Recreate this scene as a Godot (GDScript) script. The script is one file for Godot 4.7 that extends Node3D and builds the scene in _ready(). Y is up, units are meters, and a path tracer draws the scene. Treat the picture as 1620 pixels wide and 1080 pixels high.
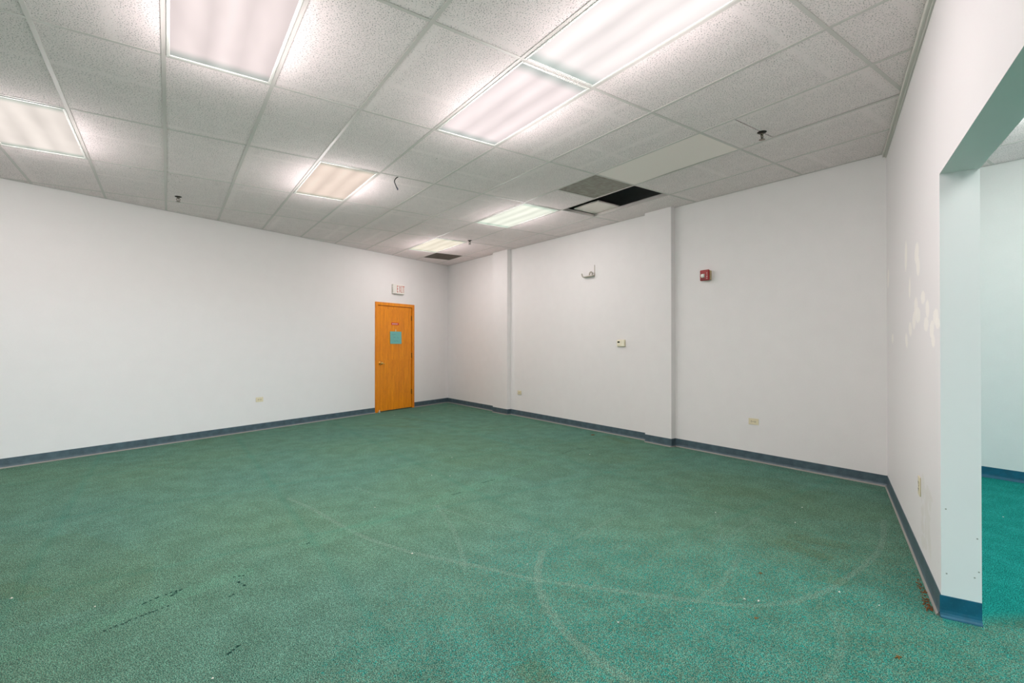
extends Node3D
# An emptied office / shop unit: skewed room with a lay-in tile ceiling, teal carpet, an oak
# exit door, and a wide opening on the right into a cooler, day-lit front room.

const EYE := 1.317          # lens height above the carpet
const CEIL := 3.072         # underside of the ceiling grid
const DECK := 3.86          # underside of the roof deck above the grid
const FOCAL := 775.08       # focal length in pixels of the 1620 x 1080 frame
# grid lines of the ceiling (metres): u = x of the lines that run away along the back wall, v = z of the cross lines
var U := {}
var V := {}
# walls in plan: unit outward normal (x, z) and distance from the camera's foot point
var nA := Vector2(-0.358, -0.934).normalized()
var nB := Vector2(0.99951, -0.03139).normalized()
var nC := Vector2(0.3767, 0.9263).normalized()
const dA := 7.3795
const dB := 5.4695
const dC := 0.458
const dC2 := 0.603          # far face of the wall with the opening
const dE := 6.66            # end wall of the front room
const dS := 6.4             # window wall of the front room
const OPEN_L := 2.54        # opening in the right wall, measured from the back corner
const OPEN_R := 8.2  # unseen far edge, set wide so more front-room light enters
const OPEN_H := 2.141
var AB: Vector2
var BC: Vector2
var CD: Vector2
var DA: Vector2
var dD: float
var M := {}
var used := {}
var cam_basis: Basis

# ------------------------------------------------------------------ small helpers
func cross2(n1: Vector2, d1: float, n2: Vector2, d2: float) -> Vector2:
	var det := n1.x * n2.y - n1.y * n2.x
	return Vector2((d1 * n2.y - d2 * n1.y) / det, (n1.x * d2 - n2.x * d1) / det)

func numbered(called: String) -> String:
	if not used.has(called):
		used[called] = 0
		return called
	used[called] += 1
	return "%s_%03d" % [called, used[called]]

func tag(o: Node, label := "", category := "", group := "", kind := "") -> Node:
	if label: o.set_meta("label", label)
	if category: o.set_meta("category", category)
	if group: o.set_meta("group", group)
	if kind: o.set_meta("kind", kind)
	return o

func base(called: String, xf: Transform3D) -> Node3D:
	var o := Node3D.new()
	o.name = numbered(called)
	add_child(o)
	o.transform = xf
	return o

func st_new() -> SurfaceTool:
	var st := SurfaceTool.new()
	st.begin(Mesh.PRIMITIVE_TRIANGLES)
	return st

func commit(st: SurfaceTool, called: String, mat: Material, parent: Node = null) -> MeshInstance3D:
	return inst(st.commit(), called, mat, parent)

func inst(mesh: Mesh, called: String, mat: Material, parent: Node = null) -> MeshInstance3D:
	var o := MeshInstance3D.new()
	o.mesh = mesh
	o.material_override = mat
	if parent == null:
		o.name = numbered(called)
		add_child(o)
	else:
		o.name = called
		parent.add_child(o, true)
	return o

# one triangle with an outward normal; uv follows the dominant plane in metres
func tri(st: SurfaceTool, a: Vector3, b: Vector3, c: Vector3, n: Vector3) -> void:
	if (b - a).cross(c - a).dot(n) > 0.0:
		var t := b; b = c; c = t
	for p: Vector3 in [a, b, c]:
		st.set_normal(n)
		var q: Vector2
		var m := n.abs()
		if m.y >= m.x and m.y >= m.z: q = Vector2(p.x, p.z)
		elif m.z >= m.x: q = Vector2(p.x, -p.y)
		else: q = Vector2(p.z, -p.y)
		st.set_uv(q)
		st.add_vertex(p)

func quad(st: SurfaceTool, a: Vector3, b: Vector3, c: Vector3, d: Vector3, n: Vector3) -> void:
	tri(st, a, b, c, n)
	tri(st, a, c, d, n)

# axis-aligned box with chamfered edges (k = chamfer size)
func box(st: SurfaceTool, lo: Vector3, hi: Vector3, k := 0.0) -> void:
	var c := (lo + hi) * 0.5
	var h := (hi - lo) * 0.5
	k = minf(k, minf(h.x, minf(h.y, h.z)) * 0.9)
	for ax in 3:
		var a1 := (ax + 1) % 3
		var a2 := (ax + 2) % 3
		for s: float in [-1.0, 1.0]:
			var n := Vector3.ZERO
			n[ax] = s
			var ps: Array[Vector3] = []
			for e: Vector2 in [Vector2(-1, -1), Vector2(1, -1), Vector2(1, 1), Vector2(-1, 1)]:
				var p := c
				p[ax] += s * h[ax]
				p[a1] += e.x * (h[a1] - k)
				p[a2] += e.y * (h[a2] - k)
				ps.append(p)
			quad(st, ps[0], ps[1], ps[2], ps[3], n)
	if k <= 0.0: return
	for ax in 3:
		var a1 := (ax + 1) % 3
		var a2 := (ax + 2) % 3
		for e: Vector2 in [Vector2(-1, -1), Vector2(1, -1), Vector2(1, 1), Vector2(-1, 1)]:
			var n := Vector3.ZERO
			n[a1] = e.x; n[a2] = e.y
			n = n.normalized()
			var ps: Array[Vector3] = []
			for w: Vector2 in [Vector2(-1, 0), Vector2(1, 0), Vector2(1, 1), Vector2(-1, 1)]:
				var p := c
				p[ax] += w.x * (h[ax] - k)
				p[a1] += e.x * (h[a1] - (k if w.y > 0.5 else 0.0))
				p[a2] += e.y * (h[a2] - (0.0 if w.y > 0.5 else k))
				ps.append(p)
			quad(st, ps[0], ps[1], ps[2], ps[3], n)
	for sx: float in [-1.0, 1.0]:
		for sy: float in [-1.0, 1.0]:
			for sz: float in [-1.0, 1.0]:
				var s := Vector3(sx, sy, sz)
				tri(st, c + s * (h - Vector3(0, k, k)), c + s * (h - Vector3(k, 0, k)), c + s * (h - Vector3(k, k, 0)), s.normalized())

# vertical prism over a plan polygon (x, z)
func prism(st: SurfaceTool, poly: PackedVector2Array, y0: float, y1: float) -> void:
	var idx := Geometry2D.triangulate_polygon(poly)
	for i in range(0, idx.size(), 3):
		var a := poly[idx[i]]; var b := poly[idx[i + 1]]; var c := poly[idx[i + 2]]
		tri(st, Vector3(a.x, y0, a.y), Vector3(b.x, y0, b.y), Vector3(c.x, y0, c.y), Vector3.DOWN)
		tri(st, Vector3(a.x, y1, a.y), Vector3(b.x, y1, b.y), Vector3(c.x, y1, c.y), Vector3.UP)
	var area := 0.0
	for i in poly.size():
		area += poly[i].cross(poly[(i + 1) % poly.size()])
	for i in poly.size():
		var p := poly[i]; var q := poly[(i + 1) % poly.size()]
		var e := (q - p).normalized()
		var n := Vector3(e.y, 0, -e.x) * signf(area)
		quad(st, Vector3(p.x, y0, p.y), Vector3(q.x, y0, q.y), Vector3(q.x, y1, q.y), Vector3(p.x, y1, p.y), n)

# surface of revolution about +axis: profile of (radius, height)
func lathe(st: SurfaceTool, at: Vector3, axis: Vector3, prof: Array, seg := 20) -> void:
	var z := axis.normalized()
	var x := z.cross(Vector3(0.3, 0.9, 0.31)).normalized()
	var y := z.cross(x)
	for i in prof.size() - 1:
		var r0: float = prof[i].x; var h0: float = prof[i].y
		var r1: float = prof[i + 1].x; var h1: float = prof[i + 1].y
		for s in seg:
			var t0 := TAU * s / seg; var t1 := TAU * (s + 1) / seg
			var d0 := x * cos(t0) + y * sin(t0); var d1 := x * cos(t1) + y * sin(t1)
			var n := ((d0 + d1) * 0.5 * (h1 - h0) - z * (r1 - r0)).normalized()
			var a := at + d0 * r0 + z * h0; var b := at + d1 * r0 + z * h0
			var c := at + d1 * r1 + z * h1; var d := at + d0 * r1 + z * h1
			if r0 > 0.0: tri(st, a, b, c, n)
			if r1 > 0.0: tri(st, a, c, d, n)

func tube(st: SurfaceTool, pts: Array, r: float, seg := 8) -> void:
	for i in pts.size() - 1:
		var a: Vector3 = pts[i]; var b: Vector3 = pts[i + 1]
		lathe(st, a, b - a, [Vector2(0, -r * 0.3), Vector2(r, 0), Vector2(r, (b - a).length()), Vector2(0, (b - a).length() + r * 0.3)], seg)

# frames of the walls: x to the right seen from inside the room, y up, z out of the wall
func xfA(x := 0.0, y := 0.0) -> Transform3D: return wall_xf(AB, nA, x, y)
func xfB(x := 0.0, y := 0.0) -> Transform3D: return wall_xf(AB, nB, x, y)
func xfC(x := 0.0, y := 0.0) -> Transform3D: return wall_xf(BC, nC, x, y)
func wall_xf(o: Vector2, n: Vector2, x: float, y: float) -> Transform3D:
	var z := Vector3(-n.x, 0, -n.y)
	var right := Vector3.UP.cross(z).normalized()
	return Transform3D(Basis(right, Vector3.UP, z), Vector3(o.x, y, o.y) + right * x)

# where the sight line through a pixel of the photograph meets the carpet
func carpet_at(px: float, py: float) -> Vector2:
	var d := cam_basis * Vector3((px - 810.0) / FOCAL, (540.0 - py) / FOCAL, -1.0)
	d *= -EYE / d.y
	return Vector2(d.x, d.z)

func mat(c: Color, rough := 0.6, metal := 0.0) -> StandardMaterial3D:
	var m := StandardMaterial3D.new()
	m.albedo_color = c
	m.roughness = rough
	m.metallic = metal
	return m

func noise(seed_: int, freq: float, type := FastNoiseLite.TYPE_SIMPLEX_SMOOTH, oct := 3) -> FastNoiseLite:
	var n := FastNoiseLite.new()
	n.seed = seed_
	n.frequency = freq
	n.noise_type = type
	n.fractal_octaves = oct
	n.fractal_type = FastNoiseLite.FRACTAL_FBM if oct > 1 else FastNoiseLite.FRACTAL_NONE
	return n

func seamless(seed_: int, freq: float, size: int, oct := 1) -> PackedByteArray:
	var im := noise(seed_, freq, FastNoiseLite.TYPE_SIMPLEX_SMOOTH, oct).get_seamless_image(size, size)
	im.convert(Image.FORMAT_L8)
	return im.get_data()

func tex(im: Image) -> ImageTexture:
	im.generate_mipmaps()
	return ImageTexture.create_from_image(im)

# ------------------------------------------------------------------ materials
func make_materials() -> void:
	# painted plasterboard
	var n := 512
	var a := seamless(3, 0.01, n, 4)
	var b := seamless(4, 0.2, n, 2)
	var im := Image.create(n, n, false, Image.FORMAT_RGB8)
	var hm := Image.create(n, n, false, Image.FORMAT_L8)
	for y in n:
		for x in n:
			var k := y * n + x
			var v := 0.972 + (a[k] / 255.0 - 0.5) * 0.012 + (b[k] / 255.0 - 0.5) * 0.012
			im.set_pixel(x, y, Color(v, v * 0.998, v * 0.995))
			hm.set_pixel(x, y, Color(b[k] / 255.0, 0, 0))
	var wall := mat(Color(0.94, 0.932, 0.93), 0.55)
	wall.albedo_texture = tex(im)
	wall.uv1_triplanar = true
	wall.uv1_world_triplanar = true
	wall.uv1_scale = Vector3.ONE * 0.7
	M.wall = wall
	# the right wall carries pale filler dabs where holes were patched, and a few scuffs
	var w2 := 1024
	im = Image.create(w2, w2, false, Image.FORMAT_RGB8)
	im.fill(Color(0.914, 0.905, 0.902))
	var dabs := [[1400, 398, 3, 26], [1405, 440, 3, 30], [1433, 405, 4, 50], [1439, 455, 3, 34], [1450, 400, 7, 34], [1452, 420, 6, 34], [1460, 470, 7, 22], [1449, 484, 6, 30], [1452, 498, 8, 26], [1467, 488, 6, 30], [1465, 512, 8, 24], [1480, 500, 9, 26], [1483, 510, 8, 20], [1474, 520, 7, 30], [1476, 538, 6, 22], [1440, 520, 5, 24], [1434, 538, 4, 24], [1412, 535, 3, 16], [1446, 506, 6, 30]]
	var rng := RandomNumberGenerator.new()
	rng.seed = 91
	for d: Array in dabs:
		var p := wallC_at(d[0], d[1])
		var half := absf(wallC_at(d[0] + d[2] * 0.5, d[1]).x - wallC_at(d[0] - d[2] * 0.5, d[1]).x) * 0.5
		var tall: float = (wallC_at(d[0], d[1] - d[3] * 0.5).y - wallC_at(d[0], d[1] + d[3] * 0.5).y) * 0.5
		dab(im, p / Vector2(4.0, 3.2), Vector2(half / 4.0, tall / 3.2), Color(0.985, 0.965, 0.94), rng)
	for k in 26:      # grey scuffs low down
		var p := Vector2(1.9 + rng.randf() * 0.5, 0.16 + rng.randf() * 0.35)
		dab(im, p / Vector2(4.0, 3.2), Vector2(0.004 + 0.012 * rng.randf(), 0.004 + 0.02 * rng.randf()), Color(0.885, 0.873, 0.86), rng)
	var wc := mat(Color.WHITE, 0.5)
	wc.albedo_texture = tex(im)
	wc.uv1_scale = Vector3(1.0 / 4.0, 1.0 / 3.2, 1)
	wc.uv1_offset = Vector3(0, 0, 0)
	M.wall_right = wc

	# mineral fibre ceiling tile: pale board with dark pin holes and fissures
	n = 1024
	a = seamless(11, 0.115, n)
	b = seamless(12, 0.19, n)
	var c := seamless(13, 0.006, n, 3)
	im = Image.create(n, n, false, Image.FORMAT_RGB8)
	hm = Image.create(n, n, false, Image.FORMAT_L8)
	for y in n:
		for x in n:
			var k := y * n + x
			var v := 0.97 + (c[k] / 255.0 - 0.5) * 0.03
			var pit := smoothstep(0.74, 0.84, a[k] / 255.0) + 0.7 * smoothstep(0.76, 0.88, b[k] / 255.0)
			pit = minf(pit, 1.0)
			v *= 1.0 - 0.30 * pit
			im.set_pixel(x, y, Color(v, v * 0.99, v * 0.985))
			hm.set_pixel(x, y, Color(1.0 - pit, 0, 0))
	var tile := mat(Color(1.0, 0.96, 0.965), 0.95)
	tile.albedo_texture = tex(im)
	tile.heightmap_enabled = true
	tile.heightmap_scale = 0.08
	tile.heightmap_texture = tex(hm)
	tile.uv1_scale = Vector3(1 / 1.22, 1 / 1.22, 1)
	M.tile = tile
	M.tee = mat(Color(0.83, 0.805, 0.79), 0.5)
	M.panel = mat(Color(1.0, 0.95, 0.93), 0.6)
	M.deck = mat(Color(0.16, 0.13, 0.11), 0.9)
	M.trim = mat(Color(0.80, 0.79, 0.76), 0.5)

	# oak veneer
	n = 512
	im = Image.create(n, n, false, Image.FORMAT_RGB8)
	var g1 := noise(31, 1.0, FastNoiseLite.TYPE_SIMPLEX_SMOOTH, 3)
	for y in n:
		for x in n:
			var v := g1.get_noise_2d(x * 0.035, y * 0.0022) * 0.55 + g1.get_noise_2d(x * 0.16 + 90.0, y * 0.006) * 0.35
			var pore := smoothstep(0.28, 0.5, g1.get_noise_2d(x * 0.33 + 300.0, y * 0.012))
			var col := Color(0.97, 0.62, 0.08).lerp(Color(0.85, 0.48, 0.03), clampf(0.5 + v, 0, 1))
			col = col.lerp(Color(0.60, 0.30, 0.03), pore * 0.35)
			im.set_pixel(x, y, col)
	var oak := mat(Color(1, 1, 1), 0.38)
	oak.albedo_texture = tex(im)
	M.oak = oak
	M.brass = mat(Color(0.92, 0.76, 0.42), 0.22, 1.0)
	M.hinge = mat(Color(0.42, 0.33, 0.18), 0.4, 0.9)

	# cut-pile carpet: fibre tile (uv) multiplied by the map of soiling, marks and painted light (uv2)
	n = 1024
	a = seamless(21, 0.22, n)
	b = seamless(22, 0.33, n)
	c = seamless(23, 0.05, n, 2)
	im = Image.create(n, n, false, Image.FORMAT_RGB8)
	hm = Image.create(n, n, false, Image.FORMAT_L8)
	for y in n:
		for x in n:
			var k := y * n + x
			var t := clampf((a[k] / 255.0 - 0.5) * 3.4 + 0.5, 0.0, 1.0)
			var s := clampf((b[k] / 255.0 - 0.5) * 2.6 + 0.5, 0.0, 1.0)
			var big := 1.0 + (c[k] / 255.0 - 0.5) * 0.22
			var col := Color(0.18, 0.44, 0.42).lerp(Color(0.58, 0.90, 0.84), t)
			col = col.lerp(Color(0.72, 0.70, 0.65), smoothstep(0.60, 1.0, s) * 0.7)
			im.set_pixel(x, y, Color(col.r * big, col.g * big, col.b * big))
			hm.set_pixel(x, y, Color(t * 0.6 + s * 0.4, 0, 0))
	var cp := mat(Color.WHITE, 0.98)
	cp.metallic_specular = 0.2
	cp.albedo_texture = tex(im)
	cp.heightmap_enabled = true
	cp.heightmap_scale = 0.2
	cp.heightmap_texture = tex(hm)
	cp.uv1_scale = Vector3(1 / 1.45, 1 / 1.45, 1)
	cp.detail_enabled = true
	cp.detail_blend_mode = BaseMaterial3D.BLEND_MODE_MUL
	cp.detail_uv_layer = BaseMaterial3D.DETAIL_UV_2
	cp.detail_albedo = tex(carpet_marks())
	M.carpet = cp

	M.base_blue = vinyl(Color(0.28, 0.355, 0.39), 41)
	M.base_toe = mat(Color(0.56, 0.555, 0.53), 0.8)
	M.base_teal = vinyl(Color(0.04, 0.34, 0.44), 42)
	M.white_plastic = mat(Color(0.90, 0.89, 0.86), 0.35)
	M.white_metal = mat(Color(0.88, 0.88, 0.86), 0.4)
	M.grey_plastic = mat(Color(0.62, 0.61, 0.58), 0.5)
	M.ivory = mat(Color(0.88, 0.84, 0.72), 0.4)
	M.ivory_dark = mat(Color(0.42, 0.37, 0.27), 0.5)
	M.slot = mat(Color(0.06, 0.05, 0.04), 0.6)
	M.red = mat(Color(0.60, 0.07, 0.07), 0.35)
	M.red_ink = mat(Color(0.74, 0.19, 0.10), 0.5)
	M.red_dark = mat(Color(0.33, 0.03, 0.04), 0.4)
	M.beige = mat(Color(0.74, 0.68, 0.52), 0.5)
	M.clear_lens = mat(Color(0.93, 0.93, 0.90), 0.15)
	M.lcd = mat(Color(0.16, 0.17, 0.09), 0.2)
	M.chrome = mat(Color(0.55, 0.52, 0.48), 0.25, 1.0)
	M.dark_metal = mat(Color(0.16, 0.14, 0.12), 0.5, 0.6)
	M.bracket = mat(Color(0.70, 0.68, 0.63), 0.45)
	M.wire_black = mat(Color(0.10, 0.12, 0.11), 0.5)
	M.wire_blue = mat(Color(0.06, 0.13, 0.24), 0.5)
	M.rust = mat(Color(0.47, 0.29, 0.14), 0.9)
	M.scrap = mat(Color(0.85, 0.84, 0.80), 0.8)
	M.leafy = mat(Color(0.50, 0.36, 0.18), 0.9)
	M.teal_paper = paper_material()
	M.cover_red = mat(Color(0.78, 0.10, 0.07), 0.4)
	M.vent = vent_material(Color(0.62, 0.60, 0.56), Color(0.50, 0.46, 0.42), 61)
	M.vent_brown = vent_material(Color(0.36, 0.31, 0.24), Color(0.23, 0.19, 0.14), 62)

func wallC_at(px: float, py: float) -> Vector2:
	# (metres from the back corner, height) where a pixel's sight line meets the right wall
	var d := cam_basis * Vector3((px - 810.0) / FOCAL, (540.0 - py) / FOCAL, -1.0)
	d *= dC / (d.x * nC.x + d.z * nC.y)
	var o := xfC()
	return Vector2((d + Vector3(0, EYE, 0) - o.origin).dot(o.basis.x), d.y + EYE)

func dab(im: Image, uv: Vector2, half: Vector2, col: Color, rng: RandomNumberGenerator) -> void:
	var s := im.get_width()
	var cx := uv.x * s; var cy := (1.0 - uv.y) * s
	var rx := maxf(half.x * s, 1.0); var ry := maxf(half.y * s, 1.5)
	var lean := rng.randf_range(-0.25, 0.25)
	for y in range(int(cy - ry), int(cy + ry) + 1):
		for x in range(int(cx - rx * 1.4), int(cx + rx * 1.4) + 1):
			if x < 0 or y < 0 or x >= s or y >= s: continue
			var e := pow((x - cx - lean * (y - cy)) / rx, 2.0) + pow((y - cy) / ry, 2.0) + rng.randf() * 0.5
			if e < 1.15: im.set_pixel(x, y, im.get_pixel(x, y).lerp(col, 0.75))

func vinyl(col: Color, sd: int) -> StandardMaterial3D:
	var n := 256
	var a := seamless(sd, 0.02, n, 4)
	var b := seamless(sd + 7, 0.15, n, 2)
	var im := Image.create(n, n, false, Image.FORMAT_RGB8)
	for y in n:
		for x in n:
			var k := y * n + x
			var v := 1.0 + (a[k] / 255.0 - 0.5) * 0.22
			var dust := smoothstep(0.68, 0.9, b[k] / 255.0) * 0.18
			im.set_pixel(x, y, Color(col.r * v, col.g * v, col.b * v).lerp(Color(0.6, 0.6, 0.58), dust))
	var m := mat(Color.WHITE, 0.42)
	m.albedo_texture = tex(im)
	m.uv1_scale = Vector3(1.6, 1.6, 1)
	return m

func vent_material(col: Color, dark: Color, sd: int) -> StandardMaterial3D:
	var n := 512
	var a := noise(sd, 1.0, FastNoiseLite.TYPE_SIMPLEX_SMOOTH, 3)
	var im := Image.create(n, n, false, Image.FORMAT_RGB8)
	for y in n:
		for x in n:
			var streak := a.get_noise_2d(x * 0.006, y * 0.05)
			var blot := a.get_noise_2d(x * 0.013 + 80.0, y * 0.011)
			var ctr := 1.0 - smoothstep(0.1, 0.42, Vector2(x / 512.0 - 0.5, y / 512.0 - 0.5).length())
			var scr := smoothstep(0.55, 0.75, 1.0 - absf(a.get_noise_2d(x * 0.016 + 20.0, y * 0.012)) * 5.0) * ctr
			var c := col.lerp(dark, clampf(0.35 + streak * 0.6 + blot * 0.5, 0, 1))
			im.set_pixel(x, y, c.lerp(dark * 0.8, scr * 0.6))
	var m := mat(Color.WHITE, 0.6)
	m.albedo_texture = tex(im)
	m.uv1_scale = Vector3(1 / 0.61, 1 / 0.61, 1)
	return m

func paper_material() -> StandardMaterial3D:
	# teal sheet with faint hand-drawn pencil strokes
	var n := 128
	var im := Image.create(n, n, false, Image.FORMAT_RGB8)
	im.fill(Color(0.44, 0.70, 0.67))
	var rng := RandomNumberGenerator.new()
	rng.seed = 5
	for row: Array in [[26, 18, 62], [58, 34, 60], [58, 74, 96], [96, 40, 100]]:
		var y := float(row[0])
		for x in range(row[1], row[2]):
			y += rng.randf_range(-2.2, 2.2)
			y = clampf(y, row[0] - 7.0, row[0] + 7.0)
			for k in 3:
				im.set_pixel(x, int(y) + k, Color(0.32, 0.53, 0.55))
	var m := mat(Color.WHITE, 0.7)
	m.albedo_texture = tex(im)
	return m

# plan rectangle covered by the map of carpet wear and painted light
const MAP_X := -3.6
const MAP_Z := -10.2
const MAP_S := 10.6
func carpet_marks() -> Image:
	var n := 2048
	var stain := noise(71, 0.0022, FastNoiseLite.TYPE_SIMPLEX_SMOOTH, 4).get_image(n, n)
	var fine := noise(72, 0.02, FastNoiseLite.TYPE_SIMPLEX_SMOOTH, 3).get_image(n, n)
	stain.convert(Image.FORMAT_L8); fine.convert(Image.FORMAT_L8)
	var s := stain.get_data(); var f := fine.get_data()
	var out := PackedByteArray()
	out.resize(n * n * 3)
	# the main room is soiled grey by years of traffic; past the opening the map turns teal
	var e0 := carpet_at(1545, 990); var e1 := carpet_at(1640, 986)
	var across := Vector2(-(e1 - e0).y, (e1 - e0).x).normalized()
	if across.dot(carpet_at(1600, 850) - e0) < 0.0: across = -across
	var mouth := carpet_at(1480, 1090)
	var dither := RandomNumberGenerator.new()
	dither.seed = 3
	for y in n:
		var wz := MAP_Z + MAP_S * (y + 0.5) / n
		for x in n:
			var k := y * n + x
			var t := s[k] / 255.0 - 0.5
			var w := (f[k] - 128) * 0.10
			var wx := MAP_X + MAP_S * (x + 0.5) / n
			var teal_mix := 0.0
			if wx > 2.4 and wz > -2.4:
				var q := Vector2(wx, wz)
				if q.dot(nC) > dC: teal_mix = smoothstep(-0.05, 0.10, across.dot(q - e0) + t * 0.12)
			# cool light spilling from the opening, painted as single teal tufts
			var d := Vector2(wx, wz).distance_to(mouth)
			if d < 2.4 and teal_mix < 1.0 and dither.randf() < 0.26 * (1.0 - smoothstep(0.5, 2.4, d + t * 1.6)):
				teal_mix = maxf(teal_mix, 0.75)
			out[k * 3] = int(lerpf(192.0 + t * 11.0, 72.0, teal_mix) + w)
			out[k * 3 + 1] = int(lerpf(186.0 + t * 2.0, 200.0, teal_mix) + w)
			out[k * 3 + 2] = int(lerpf(172.0 - t * 8.0, 200.0, teal_mix) + w)
	var im := Image.create_from_data(n, n, false, Image.FORMAT_RGB8, out)
	var rng := RandomNumberGenerator.new()
	rng.seed = 17
	# pale scuffs left by furniture dragged round in arcs
	var arcs := [
		[0.032, 0.55, [[1397, 822], [1396, 850], [1388, 872], [1368, 893], [1330, 920], [1300, 937], [1262, 949], [1220, 956], [1170, 957], [1110, 951], [1040, 943], [960, 932], [850, 917], [780, 901], [720, 888], [650, 873], [600, 858], [560, 842], [520, 820], [490, 803], [455, 788]]],
		[0.04, 0.55, [[858, 872], [851, 895], [851, 925], [862, 955], [885, 990], [920, 1025], [960, 1055], [1010, 1085]]],
		[0.035, 0.35, [[1315, 970], [1328, 1000], [1330, 1030], [1318, 1060], [1305, 1085]]],
		[0.035, 0.38, [[1170, 878], [1140, 922], [1100, 950]].map(func(q): return q)],
		[0.03, 0.35, [[690, 800], [715, 835], [728, 870], [735, 900]]],
		[0.03, 0.28, [[690, 800], [760, 825], [830, 838], [900, 848]]],
		[0.03, 0.3, [[980, 815], [930, 840], [900, 855]]],
		[0.03, 0.3, [[1200, 818], [1165, 840], [1140, 852]]],
		[0.03, 0.25, [[1132, 812], [1140, 838], [1130, 855]]],
		[0.03, 0.22, [[560, 770], [620, 790], [690, 800]]],
	]
	for a: Array in arcs:
		stroke(im, a[2], a[0], Color(0.93, 0.80, 0.76), a[1] * 1.1, rng, 0.35)
	# the taped seam: a strip of fresher, greener pile
	stroke(im, [[-40, 1052], [60, 1020], [200, 970], [300, 935], [385, 906]], 0.10, Color(0.77, 0.80, 0.71), 0.40, rng, 0.4)
	stroke(im, [[490, 859], [560, 836], [640, 808], [720, 780], [800, 752], [860, 731]], 0.13, Color(0.80, 0.82, 0.74), 0.42, rng, 0.4)
	# frayed dark gaps along it
	for d: Array in [[[165, 997], [182, 990]], [[192, 987], [204, 981]], [[204, 981], [265, 958]], [[262, 940], [278, 934], [270, 942], [286, 932]], [[225, 955], [250, 944]], [[376, 920], [386, 926]], [[362, 943], [368, 940]], [[360, 1034], [376, 1021]], [[370, 912], [384, 910]], [[485, 860], [488, 858]], [[715, 782], [728, 779]], [[760, 764], [782, 758]], [[889, 717], [896, 715]], [[897, 714], [902, 713]], [[912, 709], [921, 710]], [[753, 676], [756, 676]]]:
		stroke(im, d, 0.011, Color(0.16, 0.27, 0.26), 0.9, rng, 0.3)
	# small spots of brown soiling, then broad faint browner areas
	for d: Array in [[[1260, 850], [1330, 862]], [[1240, 858], [1300, 880]], [[1310, 915], [1325, 918]], [[0, 930], [60, 940]], [[840, 1060], [850, 1070]], [[960, 690], [990, 700]], [[640, 662], [700, 668]], [[600, 672], [660, 676]]]:
		stroke(im, d, 0.10, Color(0.72, 0.58, 0.44), 0.28, rng, 0.6)
	for d: Array in [[[650, 690], [760, 702]], [[850, 698], [960, 722]], [[720, 720], [860, 745]], [[1160, 790], [1340, 800]], [[1100, 760], [1250, 775]], [[20, 880], [140, 930]]]:
		stroke(im, d, 0.55, Color(0.74, 0.62, 0.48), 0.20, rng, 0.9)
	return im

func stroke(im: Image, px: Array, width: float, col: Color, strength: float, rng: RandomNumberGenerator, ragged: float) -> void:
	var n := im.get_width()
	var curve := Curve2D.new()
	for q: Array in px:
		curve.add_point((carpet_at(q[0], q[1]) - Vector2(MAP_X, MAP_Z)) / MAP_S * n)
	for i in range(1, curve.point_count - 1):
		var t := (curve.get_point_position(i + 1) - curve.get_point_position(i - 1)) * 0.16
		curve.set_point_in(i, -t)
		curve.set_point_out(i, t)
	var r := maxf(width * 0.5 / MAP_S * n, 0.8)
	var done := {}
	for p in curve.get_baked_points():
		for y in range(int(p.y - r - 1), int(p.y + r + 2)):
			for x in range(int(p.x - r - 1), int(p.x + r + 2)):
				var key := Vector2i(x, y)
				if done.has(key) or x < 0 or y < 0 or x >= n or y >= n: continue
				var e := Vector2(x - p.x, y - p.y).length() / r
				if e > 1.0 + rng.randf() * ragged: continue
				done[key] = true
				var w := strength * (1.0 - rng.randf() * ragged)
				im.set_pixel(x, y, im.get_pixel(x, y).lerp(col, w))

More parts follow.
